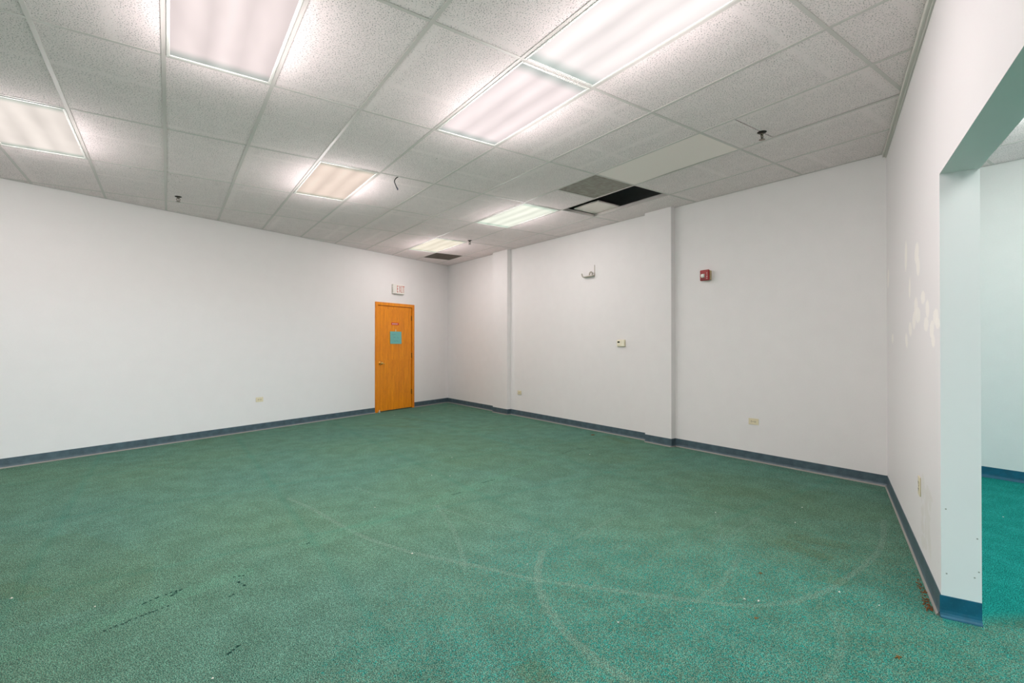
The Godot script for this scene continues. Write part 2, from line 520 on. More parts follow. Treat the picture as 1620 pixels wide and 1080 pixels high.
# ------------------------------------------------------------------ scene
func _ready() -> void:
	# camera
	var cam := Camera3D.new()
	cam.name = "camera"
	cam.fov = rad_to_deg(2.0 * atan(540.0 / FOCAL))
	cam.near = 0.02
	cam.far = 120.0
	cam.position = Vector3(0, EYE, 0)
	cam.rotation_degrees = Vector3(0.273, -35.062, -0.013)
	add_child(cam)
	cam.current = true
	cam_basis = cam.basis
	# overcast sky outside the front windows
	var env := Environment.new()
	env.background_mode = Environment.BG_SKY
	var sky := Sky.new()
	var sm := ProceduralSkyMaterial.new()
	sm.sky_top_color = Color(0.77, 0.88, 0.91)
	sm.sky_horizon_color = Color(0.80, 0.90, 0.92)
	sm.ground_horizon_color = Color(0.55, 0.60, 0.60)
	sm.ground_bottom_color = Color(0.40, 0.42, 0.42)
	sm.sun_angle_max = 0.0
	sky.sky_material = sm
	env.sky = sky
	env.background_energy_multiplier = 32.0
	env.tonemap_mode = Environment.TONE_MAPPER_LINEAR
	env.tonemap_exposure = 1.0
	env.sdfgi_enabled = true
	env.ssao_enabled = true
	env.ssil_enabled = true
	var we := WorldEnvironment.new()
	we.name = "environment"
	we.environment = env
	add_child(we)

	# plan
	var us := [-0.62, -0.027, 0.574, 1.173, 1.775, 2.382, 2.999, 3.614, 4.216, 4.823]
	for i in us.size(): U[i] = us[i]
	for i in range(10, 13): U[i] = 4.823 + 0.6096 * (i - 9)
	for i in range(-7, 0): U[i] = -0.62 + 0.6096 * i
	var vs := [-1.218, -2.428, -3.65, -4.884, -6.124, -7.332, -8.552]
	for j in vs.size(): V[j - 1] = vs[j]
	for j in range(6, 8): V[j] = -8.552 - 1.2192 * (j - 5)
	for j in range(-8, -1): V[j] = -1.218 - 1.2192 * (j + 1)
	AB = cross2(nA, dA, nB, dB)
	BC = cross2(nB, dB, nC, dC)
	var tA := Vector2(nA.y, -nA.x)
	DA = AB + tA * 9.3
	dD = DA.dot(nB)
	CD = cross2(nC, dC, nB, dD)

	make_materials()
	build_shell()
	build_ceilings()
	build_lights()
	build_door()
	build_wall_things()
	build_ceiling_things()
	build_debris()

# ------------------------------------------------------------------ shell
func slab_local(xf: Transform3D, called: String, m: Material, boxes: Array) -> MeshInstance3D:
	var st := st_new()
	for b: Array in boxes:
		box(st, b[0], b[1], 0.0)
	var o := commit(st, called, m)
	o.transform = xf
	tag(o, "", "", "", "structure")
	return o

func floor_mesh(poly: PackedVector2Array, called: String, m: Material) -> MeshInstance3D:
	var st := st_new()
	var idx := Geometry2D.triangulate_polygon(poly)
	for i in range(0, idx.size(), 3):
		var ps: Array[Vector3] = []
		for k in 3:
			ps.append(Vector3(poly[idx[i + k]].x, 0, poly[idx[i + k]].y))
		if (ps[1] - ps[0]).cross(ps[2] - ps[0]).dot(Vector3.UP) > 0.0:
			ps = [ps[0], ps[2], ps[1]]
		for p in ps:
			st.set_normal(Vector3.UP)
			st.set_uv(Vector2(p.x, p.z))
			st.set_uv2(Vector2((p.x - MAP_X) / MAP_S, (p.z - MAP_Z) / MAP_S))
			st.add_vertex(p)
	# underside, so that the floor has thickness
	for i in range(0, idx.size(), 3):
		tri(st, Vector3(poly[idx[i]].x, -0.15, poly[idx[i]].y), Vector3(poly[idx[i + 1]].x, -0.15, poly[idx[i + 1]].y), Vector3(poly[idx[i + 2]].x, -0.15, poly[idx[i + 2]].y), Vector3.DOWN)
	var o := commit(st, called, m)
	tag(o, "", "", "", "structure")
	return o

func build_shell() -> void:
	var t := 0.16
	# left wall (door recess 7 cm deep in front of solid backing)
	var lenA := 9.3
	var dl := -2.055; var dr := -1.07; var dh := 2.10
	slab_local(xfA(), "wall_left", M.wall, [
		[Vector3(-lenA - t, 0, -0.2), Vector3(t, DECK, -0.075)],
		[Vector3(-lenA - t, 0, -0.075), Vector3(dl, DECK, 0)],
		[Vector3(dr, 0, -0.075), Vector3(0, DECK, 0)],
		[Vector3(dl, dh, -0.075), Vector3(dr, DECK, 0)]])
	var lenB := AB.distance_to(BC)
	slab_local(xfB(), "wall_back", M.wall, [[Vector3(0, 0, -t), Vector3(lenB, DECK, 0)]])
	# right wall with the wide opening; faces along its length
	var lenC := BC.distance_to(CD)
	var w := dC2 - dC
	var st := st_new()
	var xf := xfC()
	var east := (cross2(nC, dC, nB, dE) - BC).length()
	box(st, Vector3(-east, 0, -w), Vector3(OPEN_L, DECK, 0))
	box(st, Vector3(OPEN_L, OPEN_H, -w), Vector3(OPEN_R, DECK, 0))
	box(st, Vector3(OPEN_R, 0, -w), Vector3(lenC + t, DECK, 0))
	var wr := commit(st, "wall_right", M.wall_right)
	wr.transform = xf
	tag(wr, "", "", "", "structure")
	# rear wall on the far left, outside the picture
	var xd := wall_xf(DA, -nB, 0, 0)
	var ld := DA.distance_to(CD)
	slab_local(xd, "wall_rear", M.wall, [[Vector3(-ld, 0, -t), Vector3(0, DECK, 0)]])
	# two shallow pilasters that box in the steel columns of the back wall
	for c: Array in [[1.915, 2.385], [5.515, 5.925]]:
		slab_local(xfB(), "pilaster", M.wall, [[Vector3(c[0], 0, 0), Vector3(c[1], CEIL + 0.05, 0.085)]])
	# front room: end wall, window wall, west wall
	var EC := cross2(nC, dC2, nB, dE)
	var ES := cross2(nC, dS, nB, dE)
	var WS := cross2(nC, dS, nB, -1.9)
	var WC := cross2(nC, dC2, nB, -1.9)
	slab_local(wall_xf(EC, nB, 0, 0), "wall_front_end", M.wall, [[Vector3(-t, 0, -t), Vector3(EC.distance_to(ES) + t, DECK, 0)]])
	slab_local(wall_xf(WS, -nB, 0, 0), "wall_front_west", M.wall, [[Vector3(-t, 0, -t), Vector3(WS.distance_to(WC), DECK, 0)]])
	# window wall seen from inside the front room: x runs from the end wall
	var xs := wall_xf(ES, nC, 0, 0)
	var ls := ES.distance_to(WS)
	var wins := [[3.3, 4.4], [4.5, 5.6]]
	var bs := [[Vector3(-t, 0, -t), Vector3(ls + t, 0.04, 0)], [Vector3(-t, 2.65, -t), Vector3(ls + t, DECK, 0)]]
	var x0 := -t
	for q: Array in wins:
		bs.append([Vector3(x0, 0.04, -t), Vector3(q[0], 2.65, 0)])
		x0 = q[1]
	bs.append([Vector3(x0, 0.04, -t), Vector3(ls + t, 2.65, 0)])
	slab_local(xs, "wall_front_windows", M.wall, bs)
	var glass := mat(Color(0.9, 0.97, 0.97, 0.06), 0.02)
	glass.transparency = BaseMaterial3D.TRANSPARENCY_ALPHA
	var k := 0
	for q: Array in wins:
		k += 1
		var o := base("window_%d" % k, xs)
		tag(o, "", "", "", "structure")
		var sf := st_new()
		box(sf, Vector3(q[0], 0.04, -0.11), Vector3(q[0] + 0.05, 2.65, -0.05), 0.004)
		box(sf, Vector3(q[1] - 0.05, 0.04, -0.11), Vector3(q[1], 2.65, -0.05), 0.004)
		box(sf, Vector3(q[0], 0.04, -0.11), Vector3(q[1], 0.10, -0.05), 0.004)
		box(sf, Vector3(q[0], 2.6, -0.11), Vector3(q[1], 2.65, -0.05), 0.004)
		commit(sf, "window_frame", M.dark_metal, o)
		sf = st_new()
		quad(sf, Vector3(q[0], 0.04, -0.08), Vector3(q[1], 0.04, -0.08), Vector3(q[1], 2.65, -0.08), Vector3(q[0], 2.65, -0.08), Vector3.BACK)
		commit(sf, "pane", glass, o)

	# floors
	floor_mesh(PackedVector2Array([cross2(nA, dA + 0.09, nB, dB + 0.05), cross2(nB, dB + 0.05, nC, dC), cross2(nC, dC, nB, dD - 0.05), cross2(nA, dA + 0.09, nB, dD - 0.05)]), "floor", M.carpet)
	var oC := xf.origin
	var p1 := Vector2(oC.x + xf.basis.x.x * OPEN_L, oC.z + xf.basis.x.z * OPEN_L)
	var p2 := Vector2(oC.x + xf.basis.x.x * OPEN_R, oC.z + xf.basis.x.z * OPEN_R)
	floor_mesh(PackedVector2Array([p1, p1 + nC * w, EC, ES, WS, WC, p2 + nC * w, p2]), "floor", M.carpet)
	# roof deck over everything, with open steel joists
	st = st_new()
	box(st, Vector3(-8, DECK, -12), Vector3(9, DECK + 0.15, 9))
	var deck := commit(st, "roof_deck", M.deck)
	tag(deck, "", "", "", "structure")
	for z: float in [-4.3, -5.9]:
		st = st_new()
		box(st, Vector3(-3.0, DECK - 0.07, z), Vector3(5.0, DECK, z + 0.12), 0.003)
		box(st, Vector3(-3.0, DECK - 0.42, z), Vector3(5.0, DECK - 0.37, z + 0.12), 0.003)
		for i in 20:
			var xa := -3.0 + i * 0.4
			tube(st, [Vector3(xa, DECK - 0.39, z + 0.06), Vector3(xa + 0.2, DECK - 0.04, z + 0.06), Vector3(xa + 0.4, DECK - 0.39, z + 0.06)], 0.012, 6)
		tag(commit(st, "roof_joist", M.deck), "", "", "", "structure")

	# cove baseboards
	baseboard(xfA(), "baseboard_left", -lenA, -2.077, 0.0, M.base_blue, [])
	baseboard(xfA(), "baseboard_left", -1.047, 0.0, 0.0, M.base_blue, [])
	baseboard(xfB(), "baseboard_back", 0.0, 1.915, 0.0, M.base_blue, [])
	baseboard(xfB(), "baseboard_back", 2.385, 5.515, 0.0, M.base_blue, [])
	baseboard(xfB(), "baseboard_back", 5.925, lenB, 0.0, M.base_blue, [])
	for c: Array in [[1.915, 2.385], [5.515, 5.925]]:
		baseboard(xfB(), "baseboard_back", c[0], c[1] + 0.004, 0.085, M.base_blue, [])
		var side := xfB()
		var turned := Transform3D(side.basis * Basis(Vector3.UP, PI / 2), side * Vector3(c[1], 0, 0))
		baseboard(turned, "baseboard_back", -0.089, 0.0, 0.0, M.base_blue, [])
	baseboard(xfC(), "baseboard_right", 0.0, OPEN_L, 0.0, M.base_blue, [])
	baseboard(xfC(), "baseboard_right", OPEN_R, lenC, 0.0, M.base_blue, [])
	var jx := Transform3D(xf.basis * Basis(Vector3.UP, PI / 2), xf * Vector3(OPEN_L, 0, 0))
	baseboard(jx, "baseboard_jamb", -0.006, w, 0.0, M.base_teal, [])
	baseboard(wall_xf(EC, nB, 0, 0), "baseboard_front_end", 0.0, EC.distance_to(ES), 0.0, M.base_teal, [])
	# corner bead strips on the jamb edge, nail heads low down
	st = st_new()
	for q: Array in [[0.135, 0.245], [0.12, 0.215], [0.02, 0.21], [0.13, 0.40], [0.018, 0.52]]:
		lathe(st, Vector3(OPEN_L, q[1], -q[0]), Vector3(1, 0, 0), [Vector2(0.004, -0.001), Vector2(0.0035, 0.001), Vector2(0, 0.0012)], 8)
	var nails := commit(st, "nail_heads", M.grey_plastic, wr)
	nails.name = "nail_heads"
	# channel along the top of the right wall
	st = st_new()
	box(st, Vector3(0.01, CEIL - 0.034, 0), Vector3(lenC, CEIL - 0.001, 0.03), 0.003)
	box(st, Vector3(0.01, CEIL - 0.042, 0), Vector3(lenC, CEIL - 0.034, 0.012), 0.002)
	var tr := commit(st, "trim_1", M.trim)
	tr.transform = xf
	tag(tr, "", "", "", "structure")

func baseboard(xf: Transform3D, called: String, x0: float, x1: float, z0: float, m: Material, _cut: Array) -> void:
	# cove profile (z out of the wall, y): thin face, curved toe
	var prof := [Vector2(0.0, 0.103), Vector2(0.0035, 0.102), Vector2(0.004, 0.035), Vector2(0.006, 0.022), Vector2(0.011, 0.012)]
	var toe := [Vector2(0.011, 0.012), Vector2(0.018, 0.0055), Vector2(0.020, 0.0)]
	var o := base(called, xf)
	tag(o, "", "", "", "structure")
	for part: Array in [["face", prof, m], ["toe", toe, M.base_toe if m == M.base_blue else m]]:
		var st := st_new()
		var pr: Array = part[1]
		for i in pr.size() - 1:
			var a: Vector2 = pr[i]; var b: Vector2 = pr[i + 1]
			var n := Vector3(0, b.x - a.x, a.y - b.y).normalized()
			quad(st, Vector3(x0, a.y, z0 + a.x), Vector3(x1, a.y, z0 + a.x), Vector3(x1, b.y, z0 + b.x), Vector3(x0, b.y, z0 + b.x), n)
			for e: Array in [[x0, -1.0], [x1, 1.0]]:
				quad(st, Vector3(e[0], a.y, z0), Vector3(e[0], a.y, z0 + a.x), Vector3(e[0], b.y, z0 + b.x), Vector3(e[0], b.y, z0), Vector3(e[1], 0, 0))
		commit(st, part[0], part[2], o)

# ------------------------------------------------------------------ ceilings
const LIGHT_CELLS := [[1, 0], [-1, 2], [3, 2], [4, -1], [4, 0], [7, 2], [7, 4]]
const FRONT_LIGHTS := [[9, -2], [5, -3], [1, -4], [9, -5]]  # only the first is in view; the others are unseen, added for light

func cell_rect(i: int, j: int) -> Rect2:
	return Rect2(U[i], V[j + 1], U[i + 1] - U[i], V[j] - V[j + 1])

func inset_rect(r: Rect2, e: float) -> PackedVector2Array:
	return PackedVector2Array([r.position + Vector2(e, e), Vector2(r.end.x - e, r.position.y + e), r.end - Vector2(e, e), Vector2(r.position.x + e, r.end.y - e)])

func tile_mesh(poly: PackedVector2Array, off: Vector2) -> ArrayMesh:
	var st := st_new()
	var y0 := 0.0; var y1 := 0.016
	var idx := Geometry2D.triangulate_polygon(poly)
	for pass_ in 2:
		for i in range(0, idx.size(), 3):
			var ps: Array[Vector3] = []
			for k in 3: ps.append(Vector3(poly[idx[i + k]].x, y0 if pass_ == 0 else y1, poly[idx[i + k]].y))
			var n := Vector3.DOWN if pass_ == 0 else Vector3.UP
			if (ps[1] - ps[0]).cross(ps[2] - ps[0]).dot(n) > 0.0: ps = [ps[0], ps[2], ps[1]]
			for p in ps:
				st.set_normal(n)
				st.set_uv(Vector2(p.x, p.z) + off)
				st.add_vertex(p)
	var area := 0.0
	for i in poly.size(): area += poly[i].cross(poly[(i + 1) % poly.size()])
	for i in poly.size():
		var p := poly[i]; var q := poly[(i + 1) % poly.size()]
		var e := (q - p).normalized()
		quad(st, Vector3(p.x, y0, p.y), Vector3(q.x, y0, q.y), Vector3(q.x, y1, q.y), Vector3(p.x, y1, p.y), Vector3(e.y, 0, -e.x) * signf(area))
	return st.commit()

func build_ceilings() -> void:
	var main_poly := PackedVector2Array([AB, BC, CD, DA])
	var EC := cross2(nC, dC2, nB, dE)
	var ES := cross2(nC, dS, nB, dE)
	var WS := cross2(nC, dS, nB, -1.9)
	var WC := cross2(nC, dC2, nB, -1.9)
	var front_poly := PackedVector2Array([EC, ES, WS, WC])
	var skip_main := {}
	for q: Array in LIGHT_CELLS: skip_main[Vector2i(q[0], q[1])] = true
	for q: Array in [[7, 0], [7, 1], [8, 1], [8, 5], [7, -1]]: skip_main[Vector2i(q[0], q[1])] = true
	var skip_front := {}
	for q: Array in FRONT_LIGHTS: skip_front[Vector2i(q[0], q[1])] = true
	var rng := RandomNumberGenerator.new()
	rng.seed = 8
	for spec: Array in [[main_poly, skip_main], [front_poly, skip_front]]:
		var poly: PackedVector2Array = spec[0]
		var skip: Dictionary = spec[1]
		var ceil := base("ceiling", Transform3D(Basis(), Vector3(0, CEIL, 0)))
		tag(ceil, "", "", "", "structure")
		var room: PackedVector2Array = Geometry2D.offset_polygon(poly, -0.006)[0]
		for i in range(-7, 12):
			for j in range(-8, 7):
				if skip.has(Vector2i(i, j)): continue
				add_tile(ceil, inset_rect(cell_rect(i, j), 0.005), room, rng)
		if skip == skip_main:
			# half tiles beside the two square grilles, and the two pieces cut round the sprinkler
			var r := cell_rect(7, 1)
			add_tile(ceil, inset_rect(Rect2(r.position, Vector2(r.size.x, r.size.y * 0.5)), 0.005), room, rng)
			r = cell_rect(8, 5)
			add_tile(ceil, inset_rect(Rect2(r.position, Vector2(r.size.x, r.size.y * 0.5)), 0.005), room, rng)
			r = cell_rect(7, -1)
			var zc := -2.13
			add_tile(ceil, inset_rect(Rect2(r.position, Vector2(r.size.x, zc - r.position.y)), 0.005), room, rng)
			var rr := inset_rect(Rect2(Vector2(r.position.x, zc), Vector2(r.size.x, r.end.y - zc)), 0.005)
			rr[1].x -= 0.012; rr[2].x -= 0.012
			add_tile(ceil, rr, room, rng)
		# inverted-T runners: flange 24 mm wide with a web above; long ones first, then the cross tees
		for i in range(-7, 13):
			add_tee(ceil, "main_tee", Vector2(U[i], -14), Vector2(U[i], 9), room)
		for j in range(-8, 7):
			add_tee(ceil, "cross_tee", Vector2(-8, V[j]), Vector2(9, V[j]), room)
		if skip == skip_main:
			for q: Array in [[7, 1], [8, 5]]:
				var r := cell_rect(q[0], q[1])
				add_tee(ceil, "cross_tee", Vector2(r.position.x + 0.012, r.get_center().y), Vector2(r.end.x - 0.012, r.get_center().y), room)
		# wall angle all round
		for e in poly.size():
			var p := poly[e]; var q := poly[(e + 1) % poly.size()]
			var d := (q - p).normalized()
			var inw := Vector2(-d.y, d.x)
			if Geometry2D.is_point_in_polygon((p + q) * 0.5 + inw * 0.05, poly) == false: inw = -inw
			var a := p + inw * 0.005; var b := q + inw * 0.005
			var st := st_new()
			prism(st, PackedVector2Array([a, b, b + inw * 0.018, a + inw * 0.018]), -0.002, 0.0)
			commit(st, "wall_angle", M.tee, ceil)

var tile_cache := {}
func add_tile(ceil: Node3D, rect: PackedVector2Array, room: PackedVector2Array, rng: RandomNumberGenerator) -> void:
	for piece: PackedVector2Array in Geometry2D.intersect_polygons(rect, room):
		var c := Vector2.ZERO
		for p in piece: c += p / piece.size()
		var loc := PackedVector2Array()
		for p in piece: loc.append(p - c)
		var off := Vector2(rng.randi_range(0, 3) * 0.31, rng.randi_range(0, 3) * 0.27)
		var o := inst(tile_mesh(loc, off), "ceiling_tile", M.tile, ceil)
		o.position = Vector3(c.x, 0.0005, c.y)

func add_tee(ceil: Node3D, called: String, a: Vector2, b: Vector2, room: PackedVector2Array) -> void:
	for seg: PackedVector2Array in Geometry2D.intersect_polyline_with_polygon(PackedVector2Array([a, b]), room):
		var p := seg[0]; var q := seg[seg.size() - 1]
		if p.distance_to(q) < 0.03: continue
		var mid := (p + q) * 0.5
		var st := st_new()
		if called == "main_tee":
			var h := absf(q.y - p.y) * 0.5
			box(st, Vector3(-0.012, -0.0025, -h), Vector3(0.012, 0.0, h))
			box(st, Vector3(-0.0015, 0.0, -h), Vector3(0.0015, 0.038, h))
		else:
			var h := absf(q.x - p.x) * 0.5
			box(st, Vector3(-h, -0.0018, -0.012), Vector3(h, 0.0, 0.012))
			box(st, Vector3(-h, 0.0, -0.0015), Vector3(h, 0.034, 0.0015))
		var o := commit(st, called, M.tee, ceil)
		o.position = Vector3(mid.x, 0, mid.y)

# ------------------------------------------------------------------ fluorescent troffers
func lens_material(tint: Color, level: float, sd: int) -> StandardMaterial3D:
	# prismatic lens lit by tubes: brighter along each tube, dimmer past the tube ends
	var w := 64; var h := 128
	var im := Image.create(w, h, false, Image.FORMAT_RGB8)
	var nz := noise(sd, 0.05)
	for y in h:
		for x in w:
			var u := (x + 0.5) / w; var v := (y + 0.5) / h
			var band := 0.0
			for c: float in [0.18, 0.5, 0.82]:
				band = maxf(band, exp(-pow((u - c) / 0.13, 2.0)))
			var ends := smoothstep(0.0, 0.10, v) * smoothstep(0.0, 0.10, 1.0 - v)
			var k := (0.91 + 0.09 * band) * (0.82 + 0.18 * ends) + nz.get_noise_2d(x * 0.6, y * 0.2) * 0.05
			var green := (1.0 - ends) * 0.05
			im.set_pixel(x, y, Color(clampf(tint.r * k - green, 0, 1), clampf(tint.g * k + green * 0.3, 0, 1), clampf(tint.b * k, 0, 1)))
	var m := mat(Color(0.80, 0.80, 0.79), 0.25)
	m.emission_enabled = true
	m.emission = Color.WHITE
	m.emission_operator = BaseMaterial3D.EMISSION_OP_MULTIPLY
	m.emission_texture = tex(im)
	m.emission_energy_multiplier = level
	return m

func troffer(i: int, j: int, tint: Color, level: float, energy: float, light_col: Color, label: String, group: String) -> void:
	var r := cell_rect(i, j)
	var c := r.get_center()
	var o := base("ceiling_light", Transform3D(Basis(), Vector3(c.x, CEIL, c.y)))
	tag(o, label, "ceiling light", group)
	var hx := r.size.x * 0.5 - 0.013; var hz := r.size.y * 0.5 - 0.013
	# sheet-metal body above the grid
	var st := st_new()
	box(st, Vector3(-hx, 0.112, -hz), Vector3(hx, 0.115, hz))
	box(st, Vector3(-hx, 0.004, -hz), Vector3(-hx + 0.003, 0.112, hz))
	box(st, Vector3(hx - 0.003, 0.004, -hz), Vector3(hx, 0.112, hz))
	box(st, Vector3(-hx, 0.004, -hz), Vector3(hx, 0.112, -hz + 0.003))
	box(st, Vector3(-hx, 0.004, hz - 0.003), Vector3(hx, 0.112, hz))
	commit(st, "housing", M.white_metal, o)
	# hinged door frame round the lens
	st = st_new()
	var f := 0.017
	box(st, Vector3(-hx, -0.006, -hz), Vector3(-hx + f, 0.004, hz), 0.002)
	box(st, Vector3(hx - f, -0.006, -hz), Vector3(hx, 0.004, hz), 0.002)
	box(st, Vector3(-hx + f, -0.006, -hz), Vector3(hx - f, 0.004, -hz + f), 0.002)
	box(st, Vector3(-hx + f, -0.006, hz - f), Vector3(hx - f, 0.004, hz), 0.002)
	commit(st, "frame", M.white_metal, o)
	st = st_new()
	var lx := hx - f; var lz := hz - f
	var ps := [Vector3(-lx, 0, -lz), Vector3(lx, 0, -lz), Vector3(lx, 0, lz), Vector3(-lx, 0, lz)]
	var uv := [Vector2(0, 0), Vector2(1, 0), Vector2(1, 1), Vector2(0, 1)]
	for t: Array in [[0, 1, 2], [0, 2, 3]]:
		for k: int in t:
			st.set_normal(Vector3.DOWN); st.set_uv(uv[k]); st.add_vertex(ps[k])
	quad(st, ps[0] + Vector3(0, 0.003, 0), ps[1] + Vector3(0, 0.003, 0), ps[2] + Vector3(0, 0.003, 0), ps[3] + Vector3(0, 0.003, 0), Vector3.UP)
	commit(st, "lens", lens_material(tint, level, i * 31 + j), o)
	# the tubes' light: it leaves the face of the lens downwards; fill lamps added below brighten the ceiling
	var l := AreaLight3D.new()
	l.name = "face_light"
	l.area_size = Vector2(lx * 2.0, lz * 2.0)
	l.light_energy = energy
	l.light_color = light_col
	l.area_range = 30.0
	l.shadow_enabled = true
	o.add_child(l)
	l.rotation_degrees = Vector3(-90, 0, 0)
	l.position = Vector3(0, -0.009, 0)
	for z: float in [-0.22, 0.22]:
		var p := OmniLight3D.new()
		p.name = "added_fill_light"
		p.light_energy = energy * 0.13
		p.light_color = light_col
		p.light_size = 0.2
		p.omni_range = 30.0
		p.omni_attenuation = 2.0
		p.shadow_enabled = true
		o.add_child(p, true)
		p.position = Vector3(0, -0.22, z)

func build_lights() -> void:
	var warm := Color(1.0, 0.958, 0.962)
	var g := "lit troffers in the main room ceiling"
	var list := [
		[1, 0, Color(1.0, 0.94, 0.93), 0.99, 2.4, "lit pinkish ceiling light panel standing alone among plain tiles"],
		[-1, 2, Color(0.99, 0.95, 0.915), 0.96, 1.8, "lit cream ceiling light panel near the long wall with the oak door"],
		[3, 2, Color(1.0, 0.92, 0.86), 0.94, 2.2, "lit peach-toned ceiling light panel beside the dangling wire"],
		[4, -1, Color(1.0, 0.965, 0.955), 1.08, 1.6, "lit white ceiling light panel, the end-to-end one closer to the wide opening"],
		[4, 0, Color(1.0, 0.945, 0.94), 1.04, 1.95, "lit pinkish ceiling light panel end to end with a whiter one"],
		[7, 2, Color(0.97, 0.98, 0.92), 1.04, 1.15, "lit greenish-white ceiling light panel beyond the open ceiling cell"],
		[7, 4, Color(0.99, 0.95, 0.87), 1.0, 1.25, "lit yellowish ceiling light panel beside the brown grille near the corner"],
	]
	for q: Array in list:
		troffer(q[0], q[1], q[2], q[3], q[4] * 1.11, warm, q[5], g)
	var where := ["close to its end wall", "unseen, added over the middle of the opening", "unseen, added at the far side from its end wall", "unseen, added near the windows and the end wall"]
	for k in FRONT_LIGHTS.size():
		troffer(FRONT_LIGHTS[k][0], FRONT_LIGHTS[k][1], Color(0.93, 1.0, 1.0), 1.1, 1.5, Color(0.96, 1.0, 0.985), "cool white ceiling light beyond the opening, " + where[k], "lit troffers in the front room ceiling")

# ------------------------------------------------------------------ door
func build_door() -> void:
	var o := base("door_1", xfA())
	tag(o, "", "", "", "structure")
	var l := -2.077; var r := -1.047; var h := 2.124; var cw := 0.062
	var st := st_new()
	box(st, Vector3(l, 0, 0), Vector3(l + cw, h, 0.014), 0.003)
	box(st, Vector3(r - cw, 0, 0), Vector3(r, h, 0.014), 0.003)
	box(st, Vector3(l + cw, h - cw, 0), Vector3(r - cw, h, 0.014), 0.003)
	# lining of the opening with a stop
	box(st, Vector3(l + 0.024, 0, -0.075), Vector3(l + 0.044, h - 0.024, 0.0))
	box(st, Vector3(r - 0.044, 0, -0.075), Vector3(r - 0.024, h - 0.024, 0.0))
	box(st, Vector3(l + 0.044, h - 0.044, -0.075), Vector3(r - 0.044, h - 0.024, 0.0))
	commit(st, "casing", M.oak, o)
	st = st_new()
	box(st, Vector3(l + cw + 0.002, 0.016, -0.046), Vector3(r - cw - 0.002, h - cw - 0.003, -0.006), 0.002)
	var leaf := commit(st, "door_leaf", M.oak, o)
	# brass knob on its rose
	st = st_new()
	lathe(st, Vector3(-1.945, 0.945, -0.006), Vector3(0, 0, 1), [Vector2(0.033, 0), Vector2(0.033, 0.005), Vector2(0.026, 0.010), Vector2(0.012, 0.013), Vector2(0.011, 0.030), Vector2(0.020, 0.036), Vector2(0.027, 0.046), Vector2(0.028, 0.056), Vector2(0.022, 0.066), Vector2(0.010, 0.070), Vector2(0, 0.070)], 24)
	commit(st, "knob", M.brass, leaf)
	# small brass bar and disc at the pale specks beside the knob
	st = st_new()
	box(st, Vector3(-1.895, 0.928, -0.006), Vector3(-1.845, 0.940, -0.001), 0.002)
	lathe(st, Vector3(-1.835, 0.922, -0.006), Vector3(0, 0, 1), [Vector2(0.011, 0), Vector2(0.010, 0.004), Vector2(0, 0.005)], 12)
	commit(st, "brass_bar", M.brass, leaf)
	for y: float in [1.843, 1.078, 0.335]:
		st = st_new()
		lathe(st, Vector3(r - cw, y - 0.05, 0.0), Vector3.UP, [Vector2(0, -0.004), Vector2(0.004, 0), Vector2(0.0065, 0.002), Vector2(0.0065, 0.098), Vector2(0.004, 0.1), Vector2(0, 0.104)], 12)
		box(st, Vector3(r - cw - 0.012, y - 0.05, -0.007), Vector3(r - cw, y + 0.05, -0.004))
		commit(st, "hinge", M.hinge, o)
	# torn white scrap pinched under the door
	# red notice plate
	var lab := base("door_notice", xfA(-1.565, 1.713))
	tag(lab, "narrow red notice strip with white lettering on the oak door", "sign")
	st = st_new()
	box(st, Vector3(-0.098, -0.024, -0.006), Vector3(0.098, 0.024, -0.003), 0.001)
	commit(st, "plate", M.cover_red, lab)
	st = st_new()
	var x := -0.075
	for wd: float in [0.012, 0.014, 0.008, 0.013, 0.012, 0.010, 0.014, 0.012, 0.009, 0.013]:
		box(st, Vector3(x, -0.008, -0.003), Vector3(x + wd - 0.003, 0.008, -0.0024))
		x += wd + 0.003
	commit(st, "lettering", M.white_plastic, lab)
	# teal hand-made sheet hanging from a tack and string
	var sh := base("paper_sign", xfA(-1.55, 1.44))
	tag(sh, "square teal paper sign with faint handwriting hanging on the oak door", "sign")
	st = st_new()
	var hw := 0.148; var hh := 0.122
	for t: Array in [[0, 1, 2], [0, 2, 3]]:
		var c := [Vector3(-hw, hh, 0.002), Vector3(hw, hh, 0.002), Vector3(hw, -hh, 0.008), Vector3(-hw, -hh, 0.008)]
		var uvs := [Vector2(0, 0), Vector2(1, 0), Vector2(1, 1), Vector2(0, 1)]
		for k: int in t:
			st.set_normal(Vector3(0, 0, 1)); st.set_uv(uvs[k]); st.add_vertex(c[k])
	quad(st, Vector3(-hw, hh, -0.001), Vector3(hw, hh, -0.001), Vector3(hw, -hh, 0.005), Vector3(-hw, -hh, 0.005), Vector3(0, 0, -1))
	for sx: float in [-1.0, 1.0]:
		quad(st, Vector3(sx * hw, hh, -0.001), Vector3(sx * hw, hh, 0.002), Vector3(sx * hw, -hh, 0.008), Vector3(sx * hw, -hh, 0.005), Vector3(sx, 0, 0))
	quad(st, Vector3(-hw, -hh, 0.005), Vector3(hw, -hh, 0.005), Vector3(hw, -hh, 0.008), Vector3(-hw, -hh, 0.008), Vector3.DOWN)
	commit(st, "sheet", M.teal_paper, sh)
	st = st_new()
	tube(st, [Vector3(-0.012, hh - 0.004, 0.003), Vector3(0.0, hh + 0.045, -0.002), Vector3(0.008, hh - 0.004, 0.003)], 0.0035, 6)
	commit(st, "string", M.ivory, sh)

